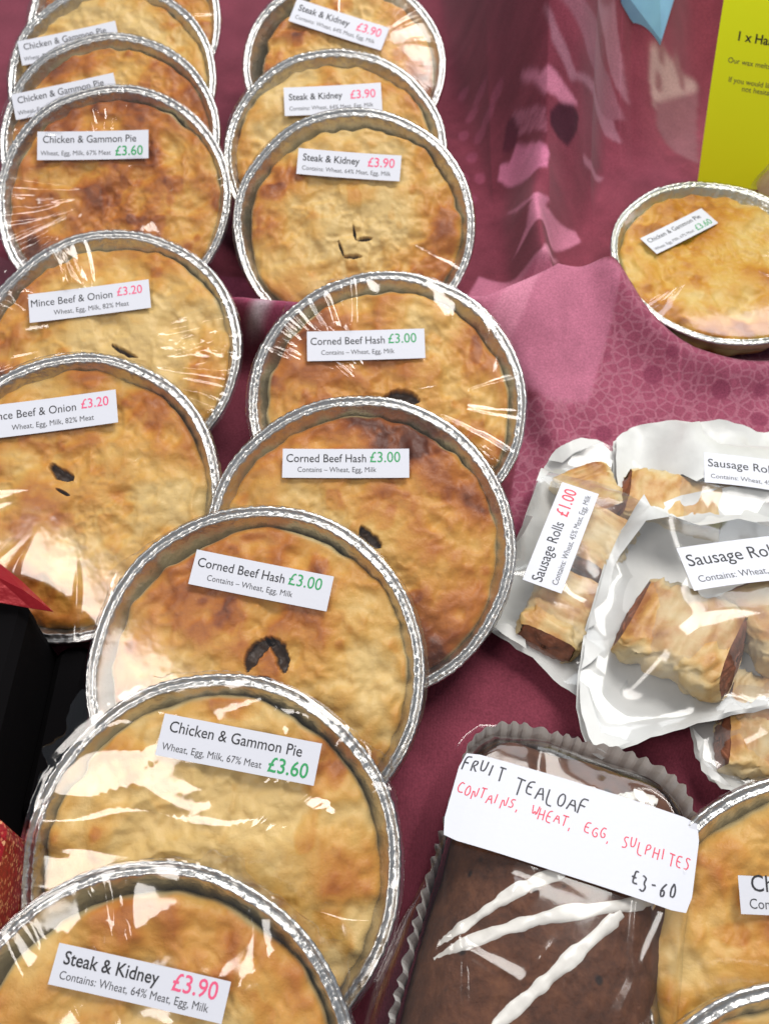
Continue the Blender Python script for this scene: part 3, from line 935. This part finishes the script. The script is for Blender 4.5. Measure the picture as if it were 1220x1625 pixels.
def bag(label, outline_px, z0, curl, seed, lab, lines, film_top=.03, group='bags of sausage rolls', bend=.0012, border=.87, band=None):
    pts = np.array([at_z(u, v, z0 + .004)[:2] for u, v in outline_px])
    o = resample(pts, 90, rounds=1)
    c = o.mean(0)
    rr = 1 + .05 * (fbm(np.arange(90) * .3, np.zeros(90), seed, 3) - .5) * np.sin(np.arange(90) / 90 * math.pi) ** .3
    o = c + (o - c) * rr[:, None]                                 # uneven paper edge
    base = np.array([c[0], c[1], z0])
    root = thing('sausage_roll_bag', label, 'bag', tuple(base), group)
    rs = np.random.RandomState(seed)

    def edge_lift(P, K):
        a = np.arctan2(P[:, 1] - c[1], P[:, 0] - c[0])
        w = .35 + 1.3 * fbm(np.cos(a) * 2.2 + 4, np.sin(a) * 2.2 + seed, seed + 3, 2)
        return curl * w * sstep(K, .66, 1.0)
    P, F, K = crease_sheet(o, .0085, seed)
    z = .0012 + edge_lift(P, K) + .0035 * rs.uniform(0, 1, len(P)) * sstep(K, .35, .8)
    mesh_obj('paper_back', np.column_stack([P, z + z0]) - base, F, M['paper'], root, smooth=True)
    P, F, K = crease_sheet(c + (o - c) * .985, .0085, seed + 50)
    edge = .0052 + edge_lift(P, K) + .0026 * rs.uniform(0, 1, len(P))
    dome = film_top * (1 - sstep(K, .42, .97)) + .0030 * rs.uniform(-1, .4, len(P)) * sstep(K, .1, .5)
    z = np.maximum(edge, dome)
    if lab:
        m = (at_z(*lab[1][:2], z0 + lab[1][2]) + at_z(*lab[2][:2], z0 + lab[2][2]))[:2] / 2
        ex = (at_z(*lab[1][:2], z0 + lab[1][2]) - at_z(*lab[0][:2], z0 + lab[0][2]))[:2]
        ey = (at_z(*lab[2][:2], z0 + lab[2][2]) - at_z(*lab[0][:2], z0 + lab[0][2]))[:2]
        lx, ly = np.linalg.norm(ex), np.linalg.norm(ey)
        a = np.abs((P - m) @ ex) / lx / (lx / 2); b = np.abs((P - m) @ ey) / ly / (ly / 2)
        near = 1 - sstep(np.maximum(a * lx, b * ly) - np.where(a * lx > b * ly, lx, ly), .012, .030)
        z = z * (1 - near) + near * (lab[0][2] - .0012)
    V = np.column_stack([P, z + z0]) - base
    fold = K > border  # front edge: folded paper, also white put in for reflections on the film
    if band is not None:                                          # white header of the front, put in for reflections on the film
        yb_ = at_z(610, band, z0 + film_top)[1]
        fold = fold | (P[:, 1] > yb_)
    jf = rs.uniform(-.03, .03, len(P))
    clear = [f for f in F if not all(fold[i] for i in f)]
    white = [f for f in F if all(fold[i] for i in f)]
    parts = [('clear_front', clear, M['bagfilm'])]
    while white:                                                  # each connected strip of paper is a piece of its own
        grp = set(white[0]); n_ = 0
        while n_ != len(grp):
            n_ = len(grp)
            for f in white:
                if grp & set(f): grp |= set(f)
        got = [f for f in white if grp & set(f)]
        white = [f for f in white if not grp & set(f)]
        if len(got) > 3: parts.append(('paper_glare_border', got, M['paper']))
        else: parts[0][1].extend(got)
    for nm, fs, mt in parts:
        used = sorted({i for f in fs for i in f}); ix = {i: k for k, i in enumerate(used)}
        mesh_obj(nm, V[used], [tuple(ix[i] for i in f) for f in fs], mt, root, smooth=True)
    if lab:
        q = [at_z(u, v, z0 + zz) - base for (u, v, zz) in lab]
        paper_label(root, q[0], q[1], q[2], lines, bend=bend)
    return root


SR = LAYOUT['sausage']
# left bag, label running up it
sausage_roll('cut sausage roll lying at the lower end of bag with upright label', 885, 965, .006, math.radians(-28), .050, .036, .022, 201, tilty=.15)
sausage_roll('cut sausage roll beside the upright label, in the middle of its bag', 945, 860, .006, math.radians(-40), .044, .036, .022, 202)
sausage_roll('cut sausage roll at the upper end of bag with upright label', 935, 785, .006, math.radians(20), .040, .034, .020, 203)
bag('white paper bag of sausage rolls whose label runs upright, beside corned beef hash pie',
    [(915, 708), (860, 745), (815, 880), (752, 950), (755, 1000), (850, 1060), (920, 1130), (960, 1150), (1000, 1090), (1040, 960), (1050, 800), (1000, 735)],
    .0, .010, 31, [(829, 918, .034), (892, 763, .034), (890, 943, .034)], SR)
# upper right bag
sausage_roll('sausage roll in bag whose label has a rounded wrinkled edge', 1065, 800, .010, math.radians(75), .060, .036, .022, 204)
sausage_roll('sausage roll cut off by frame in bag below flat pie', 1200, 790, .010, math.radians(80), .055, .034, .020, 205)
bag('white paper bag of sausage rolls below flat pie, partly covered by another bag',
    [(972, 690), (1080, 684), (1250, 695), (1370, 720), (1390, 900), (1250, 960), (1080, 960), (985, 880), (966, 780)],
    .003, .007, 32, [(1117, 716, .033), (1310, 742, .033), (1121, 764, .033)], SR, band=770)
# middle right bag lying on both
sausage_roll('large pale sausage roll under glaring clear film, in topmost bag', 1085, 1010, .022, math.radians(58), .058, .052, .026, 206, tiltx=-.12, tilty=.10)
sausage_roll('browned sausage roll cut off by frame in topmost bag', 1228, 985, .020, math.radians(20), .050, .038, .024, 207)
bag('white paper bag of sausage rolls with level label, lying on two other bags',
    [(985, 828), (1100, 792), (1260, 782), (1400, 820), (1420, 1020), (1300, 1120), (1130, 1150), (1010, 1185), (935, 1215), (905, 1120), (935, 960)],
    .016, .006, 33, [(1073, 868, .034), (1330, 838, .034), (1090, 937, .036)], SR, film_top=.036, band=838)
# lower right bag
sausage_roll('sausage roll with pale cut side in bag without visible label', 1222, 1188, .005, math.radians(80), .050, .030, .020, 208)
sausage_roll('sausage roll behind another in bag without visible label', 1222, 1125, .006, math.radians(75), .050, .030, .020, 209)
bag('paper bag of sausage rolls without visible label, above the tealoaf', [(1080, 1070), (1240, 1050), (1380, 1080), (1400, 1240), (1260, 1275), (1125, 1262), (1090, 1190)],
    .002, .006, 34, None, None)

# ---------------------------------------------------------------- fruit tealoaf
zt = .046
ax0 = at_z(938, 1172, zt); ax1 = at_z(845, 1640, zt)
dv = (ax1 - ax0)[:2]; dv = dv / np.linalg.norm(dv)               # along the loaf, towards the camera
sv = np.array([dv[1], -dv[0]]); sv = sv if sv[0] > 0 else -sv     # to the right
LW, LL, LH = .100, .185, .044
lc = ax0[:2] + dv * (LL / 2)


def rrect(w, l, r, n=200):
    pts = []
    for cx, cy, a0 in ((w / 2 - r, l / 2 - r, 0), (-w / 2 + r, l / 2 - r, 90), (-w / 2 + r, -l / 2 + r, 180), (w / 2 - r, -l / 2 + r, 270)):
        for k in range(9):
            a = math.radians(a0 + k * 90 / 8); pts.append((cx + r * math.cos(a), cy + r * math.sin(a)))
    p = resample(np.array(pts), n, rounds=0)
    return lc + np.outer(p[:, 0], sv) + np.outer(p[:, 1], dv)


loaf = thing('fruit_tealoaf', 'dark fruit tealoaf with white icing stripes in clear bag with handwritten label', 'loaf', (lc[0], lc[1], 0))
base = (lc[0], lc[1], 0)
o = rrect(LW, LL, .022)
oo = o + (o - lc) * (.05 * (fbm(np.arange(len(o)) * .12, np.zeros(len(o)), 5, 2) - .5))[:, None]


def loaf_top(x, y, K, J):
    return .004 + (LH - .004) * (1 - np.clip(K, 0, 1) ** 7) ** .55 + .011 * (1 - K ** 2) + (.0050 * (fbm(x * 60, y * 60, 61, 4) - .5) + .0030 * (fbm(x * 210, y * 210, 62, 3) - .5)) * (1 - K ** 6)


ring_top = ring_sheet('loaf', oo, np.concatenate([np.linspace(.02, .85, 64), np.linspace(.86, 1.0, 18)]), loaf_top, M['loaf'], loaf, base)


def loaf_z(x, y):
    q = np.array([x, y]) - lc
    a = abs(np.dot(q, sv)) / (LW / 2); b = abs(np.dot(q, dv)) / (LL / 2)
    k = max(a, b)
    return float(loaf_top(np.array([x]), np.array([y]), np.array([min(k, .985)]), 0)[0])


def icing(pts, wd):
    p = resample([at_z(u, v, LH + .008)[:2] for u, v in pts], 46, closed=False)
    d = np.gradient(p, axis=0); d /= np.linalg.norm(d, axis=1)[:, None]
    nn = np.stack([-d[:, 1], d[:, 0]], 1)
    prof = [(-1, -.0010), (-.85, .0003), (-.45, .0008), (0, .0010), (.45, .0008), (.85, .0003), (1, -.0010)]
    V = []
    for i in range(len(p)):
        w = wd * (.42 + .55 * vnoise(np.array([i * .35]), np.array([wd * 900]), 7)[0]) * (1 if 2 < i < len(p) - 3 else .6)
        for (a, b) in prof:
            q = p[i] + nn[i] * a * w
            V.append((q[0], q[1], loaf_z(q[0], q[1]) + b))
    m = len(prof)
    f = [(i * m + j, i * m + j + 1, (i + 1) * m + j + 1, (i + 1) * m + j) for i in range(len(p) - 1) for j in range(m - 1)]
    mesh_obj('icing_glare_stripe', np.array(V) - np.array(base), f, M['icing'], ring_top)


icing([(694, 1492), (760, 1452), (820, 1412), (905, 1380)], .0036)
icing([(690, 1512), (790, 1478), (890, 1452), (985, 1440), (1040, 1425)], .0040)
icing([(772, 1640), (850, 1572), (920, 1508), (985, 1450)], .0040)
icing([(980, 1265), (1020, 1250), (1050, 1262)], .0050)  # white dab put in for a glare patch above the label


def loaf_liner():
    n = 420
    o1 = rrect(LW + .004, LL + .004, .024, n)
    j = np.arange(n)
    ple = .0007 * np.sin(j / 5.0 * 6.28 + 9 * fbm(j * .06, j * 0, 9, 2)) * (.5 + vnoise(j * .06, j * 0, 2))
    V = []
    rows = [(0.0, 0.001), (.25, .012), (.55, .018), (.8, .025), (1.0, .031)]
    nrm = (o1 - lc) / np.linalg.norm(o1 - lc, axis=1)[:, None]
    for t, z in rows:
        q = o1 + nrm * (ple * (0.4 + t) + .0030 * t ** 3)[:, None]
        zz = z + (.0006 * tri(j / 5.0 + .25) + .007 * (fbm(j * .07, j * 0, 3, 2) - .5)) * t ** 3
        V.append(np.column_stack([q, zz]))
    f = polar_faces(len(rows), n, center=False)
    mesh_obj('paper_liner', np.vstack(V) - np.array(base), f, M['liner'], loaf, smooth=False)


loaf_liner()
ob = resample([lc + sv * a + dv * b for a, b in ((-.062, -.098), (-.03, -.108), (.03, -.105), (.060, -.092), (.066, -.02), (.066, .11), (-.078, .115), (-.074, .03))], 220, rounds=2)


zl = .0588
lm = (at_z(1115, 1303, zl) + at_z(703, 1325, zl))[:2] / 2
rs_ = np.random.RandomState(79)
bag_segs = []
for i in range(24):
    p = lc + sv * rs_.uniform(-.062, .062) + dv * rs_.uniform(-.095, .10)
    a = rs_.choice([.12, -.12, 1.2, .7, -.6]) + rs_.uniform(-.25, .25); L_ = rs_.uniform(.03, .09)
    q = p + (dv * math.cos(a) + sv * math.sin(a)) * L_
    sg = rs_.uniform(.0014, .003)
    bag_segs.append((p[0], p[1], q[0], q[1], sg, sg * rs_.uniform(.14, .34), rs_.uniform(-.06, .06)))


def bag_top(x, y, K, J):
    z = .0578 - .009 * K ** 2 - .044 * sstep(K, .74, 1.0) + ridges(x, y, bag_segs) + crumple(x, y, 72, .35, .05, 5) * sstep(K, .65, .85)
    P_ = np.stack([x, y], 1) - lm
    under = (1 - sstep(np.abs(P_ @ sv), .056, .062)) * (1 - sstep(np.abs(P_ @ dv), .024, .030))
    return np.maximum(z * (1 - under) + np.minimum(z, zl - .0016) * under, .003)


ring_sheet('clear_bag', ob, np.linspace(.02, 1.0, 84), bag_top, M['loaffilm'], loaf, base)

GL = {   # hand-drawn capital letters, strokes in a unit box (y down)
    'A': [[(0, 1), (.45, 0), (.9, 1)], [(.15, .62), (.75, .62)]], 'C': [[(.8, .1), (.35, 0), (0, .5), (.3, 1), (.85, .9)]],
    'E': [[(.75, 0), (.1, .02), (0, .98), (.75, 1)], [(.05, .48), (.6, .48)]], 'F': [[(.8, 0), (.1, .02), (0, 1)], [(.05, .5), (.6, .48)]],
    'G': [[(.8, .1), (.35, 0), (0, .5), (.3, 1), (.8, .9), (.8, .55), (.5, .55)]], 'H': [[(0, 0), (0, 1)], [(.75, 0), (.72, 1)], [(0, .5), (.75, .48)]],
    'I': [[(.2, 0), (.2, 1)]], 'L': [[(.05, 0), (0, 1), (.7, 1)]], 'N': [[(0, 1), (.05, 0), (.7, 1), (.75, 0)]],
    'O': [[(.4, 0), (.05, .3), (.1, .85), (.5, 1), (.8, .6), (.65, .1), (.38, 0)]], 'P': [[(.05, 1), (.05, 0), (.6, .05), (.65, .4), (.1, .55)]],
    'R': [[(.05, 1), (.05, 0), (.6, .05), (.6, .4), (.1, .52), (.75, 1)]], 'S': [[(.75, .1), (.3, 0), (.1, .3), (.65, .6), (.5, 1), (0, .92)]],
    'T': [[(0, 0), (.85, 0)], [(.42, 0), (.4, 1)]], 'U': [[(0, 0), (.05, .8), (.35, 1), (.7, .75), (.72, 0)]],
    'W': [[(0, 0), (.25, 1), (.5, .3), (.75, 1), (1, 0)]], ',': [[(.2, .9), (.1, 1.2)]], ' ': [],
    '£': [[(.7, .12), (.4, 0), (.25, .4), (.2, 1), (.8, .95)], [(.05, .52), (.6, .5)]], '3': [[(.05, .05), (.6, .1), (.3, .45), (.65, .7), (.4, 1), (0, .92)]],
    '-': [[(.1, .55), (.6, .55)]], '6': [[(.6, 0), (.1, .5), (.2, 1), (.6, .85), (.5, .5), (.12, .6)]], '0': [[(.4, 0), (.05, .4), (.2, 1), (.6, .85), (.65, .3), (.38, 0)]],
}


def handwrite(s, x0, x1, y0, h, seed, slope=0.0):
    r = random.Random(seed); adv = (x1 - x0) / len(s); out = []
    for i, ch in enumerate(s):
        dx = x0 + i * adv; dy = y0 + r.uniform(-.12, .12) * h + slope * (dx - x0); sc = r.uniform(.85, 1.1)
        for st in GL[ch]:
            out.append([(dx + (px + (.5 - py) * .12 + r.uniform(-.05, .05)) * adv * .86, dy + (py + r.uniform(-.05, .05)) * h * sc) for px, py in st])
    return out


q = [at_z(u, v, zl) - np.array(base) for u, v in ((736, 1187), (1115, 1303), (703, 1325))]
st = [('penblack', handwrite('FRUIT', .015, .20, .07, .15, 1, .02) + handwrite('TEALOAF', .245, .555, .13, .17, 2, .10), .0007),
      ('penred', handwrite('CONTAINS, WHEAT, EGG, SULPHITES', .02, .985, .37, .125, 3, .06), .00052),
      ('penblack', handwrite('£3-60', .76, .95, .74, .16, 4), .00075)]
paper_label(loaf, q[0], q[1], q[2], [], bend=.0030, strokes=st, rounded=.0016)

# ---------------------------------------------------------------- things behind and at the edges
# yellow notice standing on the cloth, bowed a little
pb = cloth_hit(1106, 290)
yb = pb[1]
root_y = thing('yellow_notice', 'fluorescent yellow paper notice standing behind flat pie', 'notice', (pb[0] + .10, yb, pb[2]))
sh_h = .30; lean = .12
nx, ny = 20, 14
A, B = np.meshgrid(np.linspace(0, .21, nx), np.linspace(0, sh_h, ny))


def sheet_pt(a, b, off=0.0):
    a = np.asarray(a, float); b = np.asarray(b, float)
    x = a - .10 - b * .105
    y = b * lean + .018 * np.sin(a / .21 * math.pi) * -1 + .006 * np.sin(b * 14) - off - .00
    z = b * .985 - a * .04
    return np.stack([x, y, z], -1)


Vf = sheet_pt(A.ravel(), B.ravel())
gf = grid_faces(nx, ny)
sheet = mesh_obj('paper_sheet', Vf, [tuple(q) for q in gf], M['yellow'], root_y)
dpx = .735 / FPX


def notice_line(body, u, v, size_px, bold, mat):
    v_, f_, w_ = text_mesh(body, bold)
    d = ray(u, v); t = (yb + .02 - EYE[1]) / d[1]
    for _ in range(12):                                            # where the sight line meets the sheet
        p = EYE + d * t
        a = p[0] - root_y.location.x + .10; b = (p[2] - root_y.location.z + a * .04) / .985
        yy = root_y.location.y + sheet_pt(a + b * .105, b)[1]
        t = (yy - EYE[1]) / d[1]
    s = size_px * np.linalg.norm(p - EYE) / FPX
    a0 = a + b * .105
    mesh_obj('lettering', sheet_pt(a0 + v_[:, 0] * s, b + v_[:, 1] * s * 1.12, .0008), f_, M[mat], sheet, smooth=False)


notice_line('1 x Hand', 1170, 62, 15, .02, 'black')
notice_line('Our wax melts a', 1154, 97, 9, .004, 'dark')
notice_line('If you would like t', 1155, 128, 9, .004, 'dark')
notice_line('not hesitate', 1176, 143, 9, .004, 'dark')

# folded light blue plastic on the raised cloth
c0 = cloth_hit(1020, 70)
bl = thing('blue_plastic_bag', 'light blue folded plastic bag lying on the raised cloth', 'plastic bag', tuple(c0))
pts = [(955, -60, .010), (985, 6, .010), (1046, 76, .006), (1030, 6, .030), (1022, -60, .034), (1068, 4, .010), (1090, -60, .010)]
q = [cloth_hit(u, max(v, 2)) + np.array([0, 0, dz]) + (np.array([0, .06, .05]) if v < 0 else 0) - c0 for u, v, dz in pts]
q = np.array(q)
fb = [(0, 1, 3, 4), (1, 2, 3), (3, 2, 5), (4, 3, 5, 6)]
ob_ = mesh_obj('bag_panel', np.vstack([q, q - np.array([0, .0, .012])]), fb + [tuple(i + 7 for i in f[::-1]) for f in fb] + [(0, 7, 8, 1), (1, 8, 9, 2), (2, 9, 12, 5), (5, 12, 13, 6), (6, 13, 7, 0)], M['blue'], bl, smooth=False)

# clear wrapped pack at the right edge behind the flat pie
c1 = at_z(1215, 335, .0)
pk = thing('wrapped_pack', 'small pack in crumpled clear film beside yellow notice', 'pack', (c1[0] + .022, c1[1] + .01, 0))
th_ = np.linspace(0, 2 * math.pi, 80, endpoint=False)
oc = np.stack([c1[0] + .022 + .034 * np.cos(th_), c1[1] + .01 + .030 * np.sin(th_)], 1)
ring_sheet('pastry', oc, np.linspace(.03, .9, 16), lambda x, y, K, J: .004 + .03 * (1 - K ** 3) + .004 * (fbm(x * 90, y * 90, 4, 3) - .5), M['roll'], pk, tuple(pk.location),
           attrs=lambda x, y, z, K: {'bake': 0 * K})
ring_sheet('clear_film', oc, np.linspace(.03, 1.0, 30), lambda x, y, K, J: .003 + .042 * (1 - K ** 4) + crumple(x, y, 91, .6, .018, 7), M['bagfilm'], pk, tuple(pk.location), smooth=False)


# black box with red ribbon at the left
def box(name, x0, x1, y0, y1, z0, z1, mat, parent, off, bev=.004):
    V = []
    for z, s in ((z0, 0), (z1 - bev, 0), (z1, bev)):
        for cx, cy, a0 in ((x1, y1, 0), (x0, y1, 90), (x0, y0, 180), (x1, y0, 270)):
            r = .008
            ix = cx + (-r if cx == x1 else r); iy = cy + (-r if cy == y1 else r)
            for k in range(5):
                a = math.radians(a0 + k * 22.5)
                V.append((ix + (r - s) * math.cos(a), iy + (r - s) * math.sin(a), z))
    n = 20
    f = polar_faces(3, n, center=False) + [tuple(2 * n + j for j in range(n)), tuple(reversed(range(n)))]
    return mesh_obj(name, np.array(V) - np.array(off), f, mat, parent, smooth=False)


pA = at_z(48, 952, .055); pB = at_z(30, 1330, .055)
bx = thing('black_box', 'black box with rounded corner beside mince beef and onion pie', 'box', (pA[0] - .08, (pA[1] + pB[1]) / 2, 0))
boxm = box('box_body', pA[0] - .16, pA[0], pB[1], pA[1], .0, .055, M['blackcard'], bx, tuple(bx.location))
box('lid', pA[0] - .1605, pA[0] + .0005, pB[1] - .0005, pA[1] + .0005, .0405, .0565, M['blackcard'], bx, tuple(bx.location))

tA = at_z(150, 1022, .012); tB = at_z(120, 1300, .012)  # black slab put in for the dark shade on the cloth here
tr_ = thing('shade_slab', 'low black slab added for the dark shade between the black box and the corned beef hash pie', 'shade slab', (tA[0] - .03, (tA[1] + tB[1]) / 2, 0))
box('shade_slab_body', pA[0] + .001, tA[0], tB[1], tA[1], .0, .012, M['blackcard'], tr_, tuple(tr_.location))
rz = .062
rp = [at_z(u, v, rz) for u, v in ((-60, 880), (0, 897), (38, 926), (83, 967), (48, 963), (0, 957), (-60, 950))]
rp = np.array(rp); rp[:, 2] += np.array([.006, .004, .002, -.002, -.001, .001, .002])
rb = thing('red_ribbon', 'shiny red ribbon tail across the corner of the black box', 'ribbon', tuple(rp[5]))
mid = [(rp[0] + rp[6]) / 2 + np.array([0, 0, .005]), (rp[1] + rp[5]) / 2 + np.array([0, 0, .006]), (rp[2] + rp[4]) / 2 + np.array([0, 0, .004])]
VV = np.array(list(rp) + mid) - rp[5]
ff = [(0, 1, 8, 7), (1, 2, 9, 8), (2, 3, 9), (9, 3, 4), (8, 9, 4, 5), (7, 8, 5, 6)]
ro = mesh_obj('ribbon_tail', np.vstack([VV, VV - np.array([0, 0, .0006])]), ff + [tuple(i + 10 for i in f[::-1]) for f in ff], M['redribbon'], rb, smooth=False)

gA = at_z(13, 1292, .075); gB = at_z(13, 1490, .075)
gb = thing('red_glitter_box', 'red glittery card box beside near chicken and gammon pie', 'box', (gA[0] - .03, (gA[1] + gB[1]) / 2, 0))
box('box_body', gA[0] - .06, gA[0], gB[1], gA[1], .0, .075, M['glitter'], gb, tuple(gb.location))
